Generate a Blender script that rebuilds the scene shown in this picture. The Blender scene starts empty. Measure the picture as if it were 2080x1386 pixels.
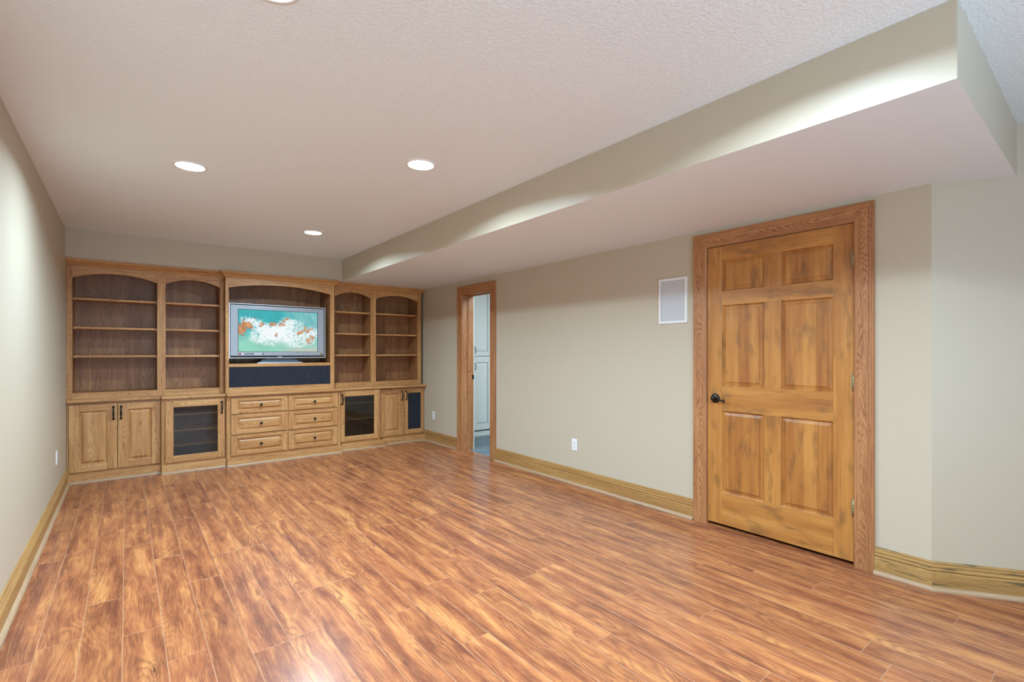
import bpy, math, random
import numpy as np
from mathutils import Vector, Matrix, noise as mnoise
random.seed(7)
sc = bpy.context.scene
col = sc.collection
PI = math.pi

# ------------------------------------------------------------------ camera
cam_d = bpy.data.cameras.new('camera'); cam = bpy.data.objects.new('camera', cam_d); col.objects.link(cam)
cam.location = (0, 0, 1.275)
cam.rotation_euler = (math.radians(90), 0, -0.6706)
cam_d.sensor_width = 36; cam_d.lens = 986.6 / 2080 * 36
cam_d.shift_y = 22.6 / 2080
cam_d.clip_start = 0.02
sc.camera = cam

# ------------------------------------------------------------------ world, exposure
w = bpy.data.worlds.new('world'); sc.world = w; w.use_nodes = True
w.node_tree.nodes['Background'].inputs[0].default_value = (.75, .85, 1, 1)
w.node_tree.nodes['Background'].inputs[1].default_value = 0.6
sc.view_settings.view_transform = 'Standard'; sc.view_settings.look = 'None'
sc.view_settings.gamma = 1; sc.view_settings.use_curve_mapping = False
sc.view_settings.exposure = 0.40

# ------------------------------------------------------------------ large lights
def area(name, loc, rot, sx, sy, power, color=(1, 1, 1), shape='RECTANGLE'):
    l = bpy.data.lights.new(name, 'AREA'); l.shape = shape; l.size = sx; l.size_y = sy
    l.energy = power; l.color = color
    o = bpy.data.objects.new(name, l); col.objects.link(o); o.location = loc; o.rotation_euler = rot
    return o
LAMP_COLOR = (0.68, 0.91, 1.08)
LAMP_POWER = 32.0
FILL_POWER = 50.0
# blue fill light added behind the photographer, no such source seen
# (tilted upward to brighten the ceiling)
fill_light = area('added_fill_light', (.75, -3.05, .95), (math.radians(90 + 38), 0, math.radians(-8)), 2.0, 1.6, FILL_POWER, (0.50, 0.76, 1.0))
fill_light.data.spread = math.radians(105)
area('utility_room_ceiling_light', (4.25, 4.1, 2.44), (0, 0, 0), .9, .5, 42, (0.76, 0.92, 1.0))

# ------------------------------------------------------------------ shared dimensions
XL, XR, YC = -0.457, 3.395, 0.645
ZC, ZS = 2.455, 2.185
XS, YS, YB = 2.161, 0.345, 6.22
YREAR, XEND = -3.0, 4.5

# ------------------------------------------------------------------ materials
def mat(name):
    m = bpy.data.materials.new(name); m.use_nodes = True
    nt = m.node_tree; b = nt.nodes['Principled BSDF']
    return m, nt, b
def N(nt, t, **kw):
    n = nt.nodes.new(t)
    for k, v in kw.items():
        if k.startswith('i_'):
            key = k[2:]
            n.inputs[int(key) if key.isdigit() else key].default_value = v
        else: setattr(n, k, v)
    return n
def Lk(nt, a, b): nt.links.new(a, b)
def M(nt, op, a, b=None, c=None, clamp=False):
    n = nt.nodes.new('ShaderNodeMath'); n.operation = op; n.use_clamp = clamp
    for i, v in enumerate((a, b, c)):
        if v is None: continue
        if isinstance(v, (int, float)): n.inputs[i].default_value = v
        else: nt.links.new(v, n.inputs[i])
    return n.outputs[0]
def ramp(nt, fac, stops, interp='LINEAR'):
    n = nt.nodes.new('ShaderNodeValToRGB'); cr = n.color_ramp; cr.interpolation = interp
    while len(cr.elements) > 1: cr.elements.remove(cr.elements[-1])
    cr.elements[0].position = stops[0][0]; cr.elements[0].color = (*stops[0][1], 1)
    for p, c in stops[1:]:
        e = cr.elements.new(p); e.color = (*c, 1)
    nt.links.new(fac, n.inputs[0]); return n.outputs[0]
def mixc(nt, fac, a, b, mode='MIX'):
    n = nt.nodes.new('ShaderNodeMix'); n.data_type = 'RGBA'; n.blend_type = mode
    for s, v in ((n.inputs[0], fac), (n.inputs[6], a), (n.inputs[7], b)):
        if isinstance(v, (int, float)): s.default_value = v
        elif isinstance(v, tuple): s.default_value = (*v, 1)
        else: nt.links.new(v, s)
    return n.outputs[2]
def noise(nt, vec, scale=1, detail=2, rough=.5, dist=0):
    n = nt.nodes.new('ShaderNodeTexNoise'); n.inputs['Scale'].default_value = scale
    n.inputs['Detail'].default_value = detail; n.inputs['Roughness'].default_value = rough
    n.inputs['Distortion'].default_value = dist; nt.links.new(vec, n.inputs['Vector'])
    return n.outputs[0]
def vec(nt, x, y, z):
    n = nt.nodes.new('ShaderNodeCombineXYZ')
    for i, v in enumerate((x, y, z)):
        if isinstance(v, (int, float)): n.inputs[i].default_value = v
        else: nt.links.new(v, n.inputs[i])
    return n.outputs[0]
def bump(nt, b, h, strength, dist):
    n = nt.nodes.new('ShaderNodeBump'); n.inputs['Strength'].default_value = strength
    n.inputs['Distance'].default_value = dist; nt.links.new(h, n.inputs['Height'])
    nt.links.new(n.outputs[0], b.inputs['Normal'])
def plain(name, c, rough=.5, metal=0.0, spec=.5):
    m, nt, b = mat(name); b.inputs['Base Color'].default_value = (*c, 1)
    b.inputs['Roughness'].default_value = rough; b.inputs['Metallic'].default_value = metal
    b.inputs['Specular IOR Level'].default_value = spec
    return m
def uvsplit(nt):
    uv = nt.nodes.new('ShaderNodeUVMap'); uv.uv_map = 'grain'
    s = nt.nodes.new('ShaderNodeSeparateXYZ'); nt.links.new(uv.outputs[0], s.inputs[0])
    rnd = nt.nodes.new('ShaderNodeObjectInfo').outputs['Random']
    return s.outputs[0], s.outputs[1], M(nt, 'MULTIPLY', rnd, 37.0)

def oak(name, base, dark, light, line=.75, period=None, slope=9.0, rough=.42, fine=.35, stain=False, freq=5.5):
    """flat sawn oak: u along the grain, v across; contour lines of v^2 and u give cathedrals and ovals"""
    m, nt, b = mat(name)
    u, v, z = uvsplit(nt)
    if period:
        wob = noise(nt, vec(nt, M(nt, 'MULTIPLY', v, 1.5), 0.0, 4.0), 1.0, 1)
        vc = M(nt, 'SUBTRACT', M(nt, 'PINGPONG', M(nt, 'ADD', v, M(nt, 'MULTIPLY', wob, .12)), period), period * .45)
    else:
        vc = v
    low = noise(nt, vec(nt, M(nt, 'MULTIPLY', u, 2.2), M(nt, 'MULTIPLY', v, 9), z), 1.0, 2, .5)
    q = M(nt, 'MULTIPLY', M(nt, 'MULTIPLY', vc, vc), 1900.0 if not period else 1500.0)
    f = M(nt, 'ADD', M(nt, 'ADD', q, M(nt, 'MULTIPLY', u, slope)), M(nt, 'MULTIPLY', low, 13.0 if not period else 6.0))
    jag = noise(nt, vec(nt, M(nt, 'MULTIPLY', u, 14), M(nt, 'MULTIPLY', v, 90), z), 1.0, 2)
    f = M(nt, 'ADD', f, M(nt, 'MULTIPLY', jag, .9))
    s = M(nt, 'MULTIPLY_ADD', M(nt, 'SINE', M(nt, 'MULTIPLY', f, freq)), .5, .5)
    s = M(nt, 'POWER', s, 2.2)
    strk = noise(nt, vec(nt, M(nt, 'MULTIPLY', u, 5), M(nt, 'MULTIPLY', v, 150), M(nt, 'ADD', z, 2.0)), 1.0, 3, .6)
    pores = noise(nt, vec(nt, M(nt, 'MULTIPLY', u, 22), M(nt, 'MULTIPLY', v, 520), z), 1.0, 2, .6)
    p = M(nt, 'MULTIPLY', M(nt, 'SUBTRACT', pores, .52, clamp=True), 5.0, clamp=True)
    tone = noise(nt, vec(nt, M(nt, 'MULTIPLY', u, 1.1), M(nt, 'MULTIPLY', v, 14), z), 1.0, 2)
    c = ramp(nt, tone, [(.3, light), (.55, base), (.8, tuple(a * .82 for a in base))])
    pm = noise(nt, vec(nt, M(nt, 'MULTIPLY', u, 3), M(nt, 'MULTIPLY', v, 30), M(nt, 'ADD', z, 5.0)), 1.0, 2)
    s2 = M(nt, 'MULTIPLY', s, M(nt, 'MULTIPLY', ramp(nt, pm, [(.3, (.2, .2, .2)), (.65, (1, 1, 1))]), line))
    c = mixc(nt, s2, c, dark)
    c = mixc(nt, ramp(nt, strk, [(.50, (0, 0, 0)), (.68, (.42, .42, .42))]), c, dark)
    c = mixc(nt, ramp(nt, strk, [(.34, (.35, .35, .35)), (.46, (0, 0, 0))]), c, light)
    c = mixc(nt, M(nt, 'MULTIPLY', p, fine), c, dark)
    if stain:
        st = noise(nt, vec(nt, M(nt, 'MULTIPLY', u, 5), M(nt, 'MULTIPLY', v, 40), M(nt, 'ADD', z, 9.0)), 1.0, 3, .6)
        c = mixc(nt, ramp(nt, st, [(.56, (0, 0, 0)), (.64, (.85, .85, .85))]), c, (.10, .085, .045))
    Lk(nt, c, b.inputs['Base Color'])
    b.inputs['Roughness'].default_value = rough
    bump(nt, b, M(nt, 'SUBTRACT', 1.0, M(nt, 'ADD', M(nt, 'MULTIPLY', p, .6), M(nt, 'MULTIPLY', s2, .4))), .25, .0006)
    return m

OAK = oak('honey_oak', (.56, .275, .098), (.20, .078, .024), (.70, .40, .16), line=.62)
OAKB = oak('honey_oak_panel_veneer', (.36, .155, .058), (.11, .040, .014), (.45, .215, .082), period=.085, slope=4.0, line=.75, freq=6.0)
OAKC = oak('red_oak_casing', (.47, .205, .080), (.15, .045, .018), (.54, .27, .115), line=.8, slope=15.0, fine=.45, freq=6.5)
OAKT = oak('golden_oak_baseboard', (.42, .225, .075), (.20, .085, .025), (.48, .28, .10), line=.35, fine=.3)
OAKS = oak('stained_oak_baseboard', (.44, .25, .085), (.18, .09, .03), (.50, .31, .11), line=.25, fine=.25, stain=True)
SHOE = oak('pale_wood_quarter_round', (.43, .28, .165), (.26, .15, .08), (.50, .34, .21), line=.3, fine=.3)

def pine():
    m, nt, b = mat('amber_pine_door')
    u, v, z = uvsplit(nt)
    strips = M(nt, 'FLOOR', M(nt, 'MULTIPLY', M(nt, 'ADD', v, M(nt, 'MULTIPLY', z, .13)), 13.0))
    wn = nt.nodes.new('ShaderNodeTexWhiteNoise'); wn.noise_dimensions = '1D'; Lk(nt, M(nt, 'ADD', strips, z), wn.inputs['W'])
    tone = noise(nt, vec(nt, M(nt, 'MULTIPLY', u, 1.6), M(nt, 'MULTIPLY', v, 16), z), 1.0, 3)
    t = M(nt, 'ADD', M(nt, 'MULTIPLY', tone, .8), M(nt, 'MULTIPLY', wn.outputs[0], .26))
    c = ramp(nt, t, [(.3, (.58, .27, .066)), (.52, (.46, .19, .043)), (.78, (.32, .108, .025))])
    fine = noise(nt, vec(nt, M(nt, 'MULTIPLY', u, 3.0), M(nt, 'MULTIPLY', v, 190), z), 1.0, 2)
    c = mixc(nt, M(nt, 'MULTIPLY', M(nt, 'SUBTRACT', fine, .5, clamp=True), 1.6, clamp=True), c, (.24, .085, .022))
    bl = noise(nt, vec(nt, M(nt, 'MULTIPLY', u, 5.5), M(nt, 'MULTIPLY', v, 17), M(nt, 'ADD', z, 3.0)), 1.0, 3, .55)
    c = mixc(nt, ramp(nt, bl, [(.51, (0, 0, 0)), (.70, (.62, .62, .62))]), c, (.16, .075, .028))
    Lk(nt, c, b.inputs['Base Color']); b.inputs['Roughness'].default_value = .36
    b.inputs['Coat Weight'].default_value = .10; b.inputs['Coat Roughness'].default_value = .25
    bump(nt, b, fine, .08, .001)
    return m
PINE = pine()

def laminate():
    m, nt, b = mat('laminate_plank')
    tc = nt.nodes.new('ShaderNodeTexCoord'); s = nt.nodes.new('ShaderNodeSeparateXYZ'); Lk(nt, tc.outputs['Object'], s.inputs[0])
    rnd = nt.nodes.new('ShaderNodeObjectInfo').outputs['Random']
    z = M(nt, 'MULTIPLY', rnd, 61.0)
    v, u = s.outputs[0], s.outputs[1]
    warp = noise(nt, vec(nt, M(nt, 'MULTIPLY', u, 2.2), M(nt, 'MULTIPLY', v, 5), z), 1.0, 2)
    vw = M(nt, 'ADD', v, M(nt, 'MULTIPLY', warp, .06))
    t1 = noise(nt, vec(nt, M(nt, 'MULTIPLY', u, 1.5), M(nt, 'MULTIPLY', vw, 19), z), 1.0, 3, .5)
    t2 = noise(nt, vec(nt, M(nt, 'MULTIPLY', u, 5.0), M(nt, 'MULTIPLY', vw, 15), M(nt, 'ADD', z, 7.0)), 1.0, 4, .6)
    t = M(nt, 'ADD', M(nt, 'MULTIPLY', t1, .6), M(nt, 'MULTIPLY', t2, .4))
    c = ramp(nt, t, [(.36, (.56, .225, .066)), (.45, (.43, .145, .046)), (.53, (.315, .094, .033)), (.63, (.185, .050, .022))])
    # contour lines of a smooth field: swirling growth rings
    fld = noise(nt, vec(nt, M(nt, 'MULTIPLY', u, 1.7), M(nt, 'MULTIPLY', v, 8.0), M(nt, 'ADD', z, 3.0)), 1.0, 1, .4)
    jag = noise(nt, vec(nt, M(nt, 'MULTIPLY', u, 18), M(nt, 'MULTIPLY', v, 110), z), 1.0, 2)
    ring = M(nt, 'MULTIPLY_ADD', M(nt, 'SINE', M(nt, 'ADD', M(nt, 'MULTIPLY', fld, 105.0), M(nt, 'MULTIPLY', jag, 5.5))), .5, .5)
    ring = M(nt, 'POWER', ring, 1.8)
    pm = noise(nt, vec(nt, M(nt, 'MULTIPLY', u, 2.4), M(nt, 'MULTIPLY', v, 10), M(nt, 'ADD', z, 11.0)), 1.0, 2)
    c = mixc(nt, M(nt, 'MULTIPLY', ring, ramp(nt, pm, [(.38, (.10, .10, .10)), (.62, (.62, .62, .62))])), c, (.155, .046, .022))
    vor = nt.nodes.new('ShaderNodeTexVoronoi'); vor.inputs['Scale'].default_value = 1.0; vor.inputs['Randomness'].default_value = 1.0
    Lk(nt, vec(nt, M(nt, 'ADD', M(nt, 'MULTIPLY', u, 1.9), M(nt, 'MULTIPLY', jag, .05)), M(nt, 'MULTIPLY', v, 7.5), z), vor.inputs['Vector'])
    d = vor.outputs['Distance']
    kr = M(nt, 'MULTIPLY', M(nt, 'MULTIPLY_ADD', M(nt, 'SINE', M(nt, 'MULTIPLY', d, 90.0)), .5, .5), ramp(nt, d, [(.04, (.7, .7, .7)), (.24, (0, 0, 0))]))
    c = mixc(nt, kr, c, (.15, .045, .022))
    knot = ramp(nt, d, [(.0, (1, 1, 1)), (.035, (.8, .8, .8)), (.075, (0, 0, 0))])
    c = mixc(nt, M(nt, 'MULTIPLY', knot, .75), c, (.07, .022, .014))
    fib = noise(nt, vec(nt, M(nt, 'MULTIPLY', u, 8), M(nt, 'MULTIPLY', vw, 300), z), 1.0, 3, .65)
    c = mixc(nt, M(nt, 'MULTIPLY', M(nt, 'SUBTRACT', fib, .50, clamp=True), 2.8, clamp=True), c, (.17, .055, .025))
    c = mixc(nt, M(nt, 'MULTIPLY', M(nt, 'SUBTRACT', .47, fib, clamp=True), 2.2, clamp=True), c, (.60, .31, .12))
    hsv = nt.nodes.new('ShaderNodeHueSaturation'); Lk(nt, M(nt, 'MULTIPLY_ADD', rnd, .16, .92), hsv.inputs['Value']); Lk(nt, c, hsv.inputs['Color'])
    hsv.inputs['Saturation'].default_value = .97
    Lk(nt, hsv.outputs[0], b.inputs['Base Color'])
    Lk(nt, M(nt, 'MULTIPLY_ADD', fib, .12, .20), b.inputs['Roughness'])
    bump(nt, b, fib, .06, .0008)
    return m
LAM = laminate()

def paint(name, c, bscale=140, bstr=.12, rough=.45):
    m, nt, b = mat(name)
    tc = nt.nodes.new('ShaderNodeTexCoord')
    n = noise(nt, tc.outputs['Object'], bscale, 2)
    b.inputs['Base Color'].default_value = (*c, 1); b.inputs['Roughness'].default_value = rough
    bump(nt, b, n, bstr, .0015)
    return m
WALL = paint('beige_wall_paint', (.53, .465, .36))
def ceil_mat():
    m, nt, b = mat('textured_ceiling_paint')
    tc = nt.nodes.new('ShaderNodeTexCoord')
    n1 = noise(nt, tc.outputs['Object'], 70, 3, .6, .5)
    h = ramp(nt, n1, [(.42, (0, 0, 0)), (.56, (1, 1, 1))])
    b.inputs['Base Color'].default_value = (.83, .895, .945, 1); b.inputs['Roughness'].default_value = .6
    bump(nt, b, h, .32, .004)
    return m
CEIL = ceil_mat()
SOFF = paint('smooth_soffit_underside_paint', (.79, .85, .90), 90, .08, .6)
WHITE = plain('white_plastic', (.80, .81, .82), .35)
WHITEC = plain('white_cabinet_lacquer', (.78, .80, .81), .35)
GROOVEC = plain('grey_panel_groove', (.42, .46, .49), .5)  # darker grey on the pantry panel grooves
BLACK = plain('black_iron', (.018, .017, .018), .35, .6)
BRONZE = plain('dark_bronze', (.03, .027, .028), .25, .85)
BRASS = plain('aged_brass', (.36, .31, .18), .55, .8)
VOID = plain('dark_slot', (.01, .01, .01), .8)
SUB = plain('pale_joint_core', (.42, .26, .16), .7)
CLOTH = None
def cloth():
    m, nt, b = mat('navy_black_speaker_cloth')
    tc = nt.nodes.new('ShaderNodeTexCoord')
    sp = noise(nt, tc.outputs['Object'], 26, 3, .6)
    c = ramp(nt, sp, [(.50, (.011, .015, .026)), (.68, (.017, .022, .034)), (.78, (.05, .06, .07))])
    Lk(nt, c, b.inputs['Base Color']); b.inputs['Roughness'].default_value = .9
    wv = noise(nt, tc.outputs['Object'], 700, 1); bump(nt, b, wv, .4, .001)
    return m
CLOTH = cloth()
def glass():
    m = bpy.data.materials.new('smoked_glass'); m.use_nodes = True; nt = m.node_tree; nt.nodes.clear()
    o = N(nt, 'ShaderNodeOutputMaterial'); t = N(nt, 'ShaderNodeBsdfTransparent'); g = N(nt, 'ShaderNodeBsdfGlossy')
    t.inputs[0].default_value = (.68, .68, .68, 1); g.inputs['Roughness'].default_value = .03
    fr = N(nt, 'ShaderNodeFresnel'); fr.inputs[0].default_value = 1.5
    mx = N(nt, 'ShaderNodeMixShader'); Lk(nt, fr.outputs[0], mx.inputs[0]); Lk(nt, t.outputs[0], mx.inputs[1]); Lk(nt, g.outputs[0], mx.inputs[2])
    Lk(nt, mx.outputs[0], o.inputs[0]); return m
GLASS = glass()
def slate():
    m, nt, b = mat('blue_grey_slate')
    tc = nt.nodes.new('ShaderNodeTexCoord')
    n = noise(nt, tc.outputs['Object'], 6, 4, .6, .8)
    c = ramp(nt, n, [(.3, (.055, .10, .14)), (.5, (.10, .16, .20)), (.72, (.20, .25, .26))])
    Lk(nt, c, b.inputs['Base Color']); b.inputs['Roughness'].default_value = .35; bump(nt, b, n, .3, .004)
    return m
SLATE = slate()
def emit(name, c, s):
    m, nt, b = mat(name); b.inputs['Base Color'].default_value = (.9, .9, .9, 1)
    b.inputs['Emission Color'].default_value = (*c, 1); b.inputs['Emission Strength'].default_value = s
    return m
LENS = emit('lit_lamp_lens', (.96, .99, 1.0), 9.0)

# ------------------------------------------------------------------ mesh builder
class MB:
    def __init__(self): self.v = []; self.f = []; self.uv = []; self.mi = []; self.smooth = []
    def face(self, pts, uvs, mi=0, smooth=False):
        i = len(self.v); self.v += [tuple(p) for p in pts]
        self.f.append(tuple(range(i, i + len(pts)))); self.uv += list(uvs); self.mi.append(mi); self.smooth.append(smooth)
    def box(self, x0, x1, y0, y1, z0, z1, grain=None, mi=0, bev=0.0):
        d = {'x': x1 - x0, 'y': y1 - y0, 'z': z1 - z0}
        g = grain or max(d, key=d.get)
        ru = random.uniform(0, 40); rv = random.uniform(-.03, .03)
        c = {'x': (x0 + x1) / 2, 'y': (y0 + y1) / 2, 'z': (z0 + z1) / 2}
        P = lambda a, b_, e: (x1 if a else x0, y1 if b_ else y0, z1 if e else z0)
        faces = [((0,0,0),(0,0,1),(0,1,1),(0,1,0)), ((1,0,0),(1,1,0),(1,1,1),(1,0,1)), ((0,0,0),(1,0,0),(1,0,1),(0,0,1)),
                 ((0,1,0),(0,1,1),(1,1,1),(1,1,0)), ((0,0,0),(0,1,0),(1,1,0),(1,0,0)), ((0,0,1),(1,0,1),(1,1,1),(0,1,1))]
        axes = ['x', 'x', 'y', 'y', 'z', 'z']
        base = len(self.v)
        idx = {}
        for a in (0, 1):
            for b_ in (0, 1):
                for e in (0, 1):
                    idx[(a, b_, e)] = base + len(idx); self.v.append(P(a, b_, e))
        for fc, ax in zip(faces, axes):
            others = [q for q in 'xyz' if q != ax]
            if g in others: ug = g; vg = [q for q in others if q != g][0]
            else: ug, vg = others[0], others[1]
            k = {'x': 0, 'y': 1, 'z': 2}
            self.f.append(tuple(idx[q] for q in fc)); self.mi.append(mi); self.smooth.append(False)
            for q in fc:
                p = P(*q); self.uv.append((p[k[ug]] + ru, p[k[vg]] - c[vg] + rv))
    def prism(self, prof, a0, a1, axis, place, miter0=None, miter1=None, mi=0):
        """extrude a closed 2D profile [(p,q)] from a0 to a1; place(a,p,q)->xyz. miters: a offset per unit p"""
        ru = random.uniform(0, 40); n = len(prof)
        s = 0; ss = [0]
        for i in range(n):
            p, q = prof[i], prof[(i + 1) % n]; s += math.hypot(p[0] - q[0], p[1] - q[1]); ss.append(s)
        e0 = [a0 + (miter0 or 0) * p[0] for p in prof]; e1 = [a1 + (miter1 or 0) * p[0] for p in prof]
        for i in range(n):
            j = (i + 1) % n; p, q = prof[i], prof[j]
            pts = [place(e0[i], *p), place(e1[i], *p), place(e1[j], *q), place(e0[j], *q)]
            h = ss[-1] / 4
            self.face(pts, [(e0[i] + ru, ss[i] - h), (e1[i] + ru, ss[i] - h), (e1[j] + ru, ss[i + 1] - h), (e0[j] + ru, ss[i + 1] - h)], mi)
        self.face([place(e0[i], *prof[i]) for i in range(n)], [(prof[i][0] + ru, prof[i][1]) for i in range(n)], mi)
        self.face([place(e1[i], *prof[i]) for i in reversed(range(n))], [(prof[i][0] + ru, prof[i][1]) for i in reversed(range(n))], mi)
    def build(self, name, material, parent=None, origin=(0, 0, 0), bevel=0.0, seg=2, kind=None, label=None):
        me = bpy.data.meshes.new(name)
        o = Vector(origin)
        me.from_pydata([(x - o.x, y - o.y, z - o.z) for x, y, z in self.v], [], self.f)
        mats = material if isinstance(material, (list, tuple)) else [material]
        for m_ in mats: me.materials.append(m_)
        me.polygons.foreach_set('material_index', self.mi); me.polygons.foreach_set('use_smooth', self.smooth)
        uvl = me.uv_layers.new(name='grain')
        uvl.data.foreach_set('uv', [c for t in self.uv for c in t])
        ob = bpy.data.objects.new(name, me); col.objects.link(ob)
        if parent is not None: ob.parent = parent
        else: ob.location = origin
        import bmesh
        bm = bmesh.new(); bm.from_mesh(me); bmesh.ops.remove_doubles(bm, verts=bm.verts, dist=1e-6)
        bmesh.ops.recalc_face_normals(bm, faces=bm.faces); bm.to_mesh(me); bm.free()
        if bevel:
            bv = ob.modifiers.new('bevel', 'BEVEL'); bv.width = bevel; bv.segments = seg; bv.limit_method = 'ANGLE'; bv.angle_limit = math.radians(35)
        if kind: ob['kind'] = kind
        if label: ob['label'] = label
        return ob

def root(name, loc, label=None, cat=None, group=None, kind=None):
    o = bpy.data.objects.new(name, None); col.objects.link(o); o.location = loc; o.empty_display_size = .1
    if label: o['label'] = label
    if cat: o['category'] = cat
    if group: o['group'] = group
    if kind: o['kind'] = kind
    return o
def lathe(mb, prof, center, axis='z', n=28, smooth=True, mi=0):
    """prof [(r,h)]; axis = outward direction: 'z','-z','-y','-x'"""
    cx, cy, cz = center
    def P(r, h, a):
        c, s = r * math.cos(a), r * math.sin(a)
        if axis == 'z': return (cx + c, cy + s, cz + h)
        if axis == '-z': return (cx + c, cy - s, cz - h)
        if axis == '-y': return (cx + c, cy - h, cz + s)
        if axis == '-x': return (cx - h, cy + c, cz + s)
    for i in range(len(prof) - 1):
        (r0, h0), (r1, h1) = prof[i], prof[i + 1]
        for k in range(n):
            a, b = 2 * PI * k / n, 2 * PI * (k + 1) / n
            pts = [P(r0, h0, a), P(r0, h0, b), P(r1, h1, b), P(r1, h1, a)]
            if r1 < 1e-6: pts = pts[:3]
            elif r0 < 1e-6: pts = [pts[0], pts[2], pts[3]]
            mb.face(pts, [(p[0], p[1]) for p in pts], mi, smooth)
def tube(mb, pts, radii, n=8, squash=None):
    rings = []
    for i, p in enumerate(pts):
        p = Vector(p); t = (Vector(pts[min(i + 1, len(pts) - 1)]) - Vector(pts[max(i - 1, 0)])).normalized()
        up = Vector((0, 0, 1)) if abs(t.z) < .9 else Vector((1, 0, 0))
        a = t.cross(up).normalized(); b = t.cross(a).normalized()
        r = radii[i] if isinstance(radii, (list, tuple)) else radii
        rings.append([p + a * r * math.cos(2 * PI * k / n) + b * r * math.sin(2 * PI * k / n) for k in range(n)])
    for i in range(len(rings) - 1):
        for k in range(n):
            q = [rings[i][k], rings[i][(k + 1) % n], rings[i + 1][(k + 1) % n], rings[i + 1][k]]
            mb.face(q, [(x[0], x[1]) for x in q], 0, True)
    for r in (rings[0], rings[-1]): mb.face(r, [(x[0], x[1]) for x in r])

# ------------------------------------------------------------------ floor
floor = MB(); floor.box(XL - .15, XEND + .15, YREAR - .15, 6.72, -.05, -.0012)
floor = floor.build('floor', SUB, kind='structure')
PW, PL, GAP = .1445, 1.255, .0009
def plank_mesh(wd, ln):
    mb = MB(); i = .0008; t = -.0005
    hx, hy = wd / 2, ln / 2
    o = [(-hx, -hy), (hx, -hy), (hx, hy), (-hx, hy)]; n_ = [(-hx + i, -hy + i), (hx - i, -hy + i), (hx - i, hy - i), (-hx + i, hy - i)]
    mb.face([(x, y, 0) for x, y in n_], n_)
    for k in range(4):
        j = (k + 1) % 4
        mb.face([(*o[k], t), (*o[j], t), (*n_[j], 0), (*n_[k], 0)], [o[k], o[j], n_[j], n_[k]], 1)
        mb.face([(*o[k], -.008), (*o[j], -.008), (*o[j], t), (*o[k], t)], [o[k]] * 4, 1)
    return mb
PLEDGE = plain('pale_plank_edge', (.50, .27, .15), .5)
known = {-4: 3.4, -3: 5.30, -2: 4.14, -1: 4.49, 0: 4.04, 1: 3.70, 2: 3.21, 3: 4.80, 4: 3.56, 5: 2.72, 6: 3.98, 7: 2.21, 8: 3.05, 9: 2.37,
         10: 2.12, 11: 2.70, 12: 3.36, 13: 2.13, 14: 1.62, 15: 2.52, 16: 3.10, 17: 1.95, 18: 2.83, 19: 1.34, 20: 2.3, 21: 1.75, 22: 1.05, 23: 2.0, 24: .8, 25: 1.5, 26: .55}
cache = {}
import bisect
def plank(x0, x1, y0, y1):
    key = (round(x1 - x0, 4), round(y1 - y0, 3))
    if key not in cache:
        mb = plank_mesh(key[0] - GAP, key[1] - GAP)
        tmp = mb.build('floor_plank', [LAM, PLEDGE], floor); cache[key] = tmp.data
        ob = tmp
    else:
        ob = bpy.data.objects.new('floor_plank', cache[key]); col.objects.link(ob); ob.parent = floor
    ob.location = ((x0 + x1) / 2, (y0 + y1) / 2, 0)
    return ob
def wall_x(y):      # x of right hand boundary of the room at depth y
    if y >= YC: return XR
    return min(XEND, XR + (YC - y) * .687)
rest = MB()
for k in range(-4, 35):
    x0 = -.014 + k * PW; x1 = x0 + PW
    x0c = max(x0, XL + .002)
    if x1 - x0c < .01 or x0 > XEND: continue
    x1c = min(x1, XEND)
    off = known.get(k, random.uniform(0, PL))
    y = off
    while y > YREAR: y -= PL
    while y < 6.6:
        a, b = max(y, YREAR), min(y + PL, 6.5)
        y += PL
        ytop = b
        if x0 >= XR: ytop = min(b, YC - (x0 - XR) / .687 + .02)
        if ytop - a < .05 or b - a < .05: continue
        # in the photograph (in front of the camera plane and inside its sight) ?
        d = b * math.cos(.6706) + x0 * math.sin(.6706)
        vis = b > .2 and d > .9 and (x0 + .15) > -.46 and a < 6.45
        if vis: plank(x0c, x1c, a, ytop if x0 >= XR else b)
        else:
            q = plank_mesh(x1c - x0c - GAP, (ytop - a) - GAP)
            cx, cy = (x0c + x1c) / 2, (a + ytop) / 2; base = len(rest.v)
            rest.v += [(p[0] + cx, p[1] + cy, p[2]) for p in q.v]; rest.f += [tuple(i + base for i in f) for f in q.f]
            rest.uv += q.uv; rest.mi += q.mi; rest.smooth += q.smooth
rest.build('floor_planks', [LAM, PLEDGE], floor, kind='stuff')

# ------------------------------------------------------------------ walls
def wallmesh(name, boxes, m=WALL):
    mb = MB()
    for bx in boxes: mb.box(*bx)
    return mb.build(name, m, kind='structure')
T = .16
wallmesh('wall_left', [(XL - T, XL, YREAR - T, 6.85, -.05, 2.6)])
wallmesh('wall_back', [(XL, 6.2, 6.70, 6.85, -.05, 2.6)])
DO = (1.000, 1.936, 2.050)      # near doorway y0,y1,z
FO = (4.690, 5.300, 2.008)      # far doorway
WT = .165
wallmesh('wall_right', [(XR, XR + WT, YC, DO[0], -.05, 2.6), (XR, XR + WT, DO[0], DO[1], DO[2], 2.6), (XR, XR + WT, DO[1], FO[0], -.05, 2.6),
                        (XR, XR + WT, FO[0], FO[1], FO[2], 2.6), (XR, XR + WT, FO[1], 6.70, -.05, 2.6)])
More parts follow.
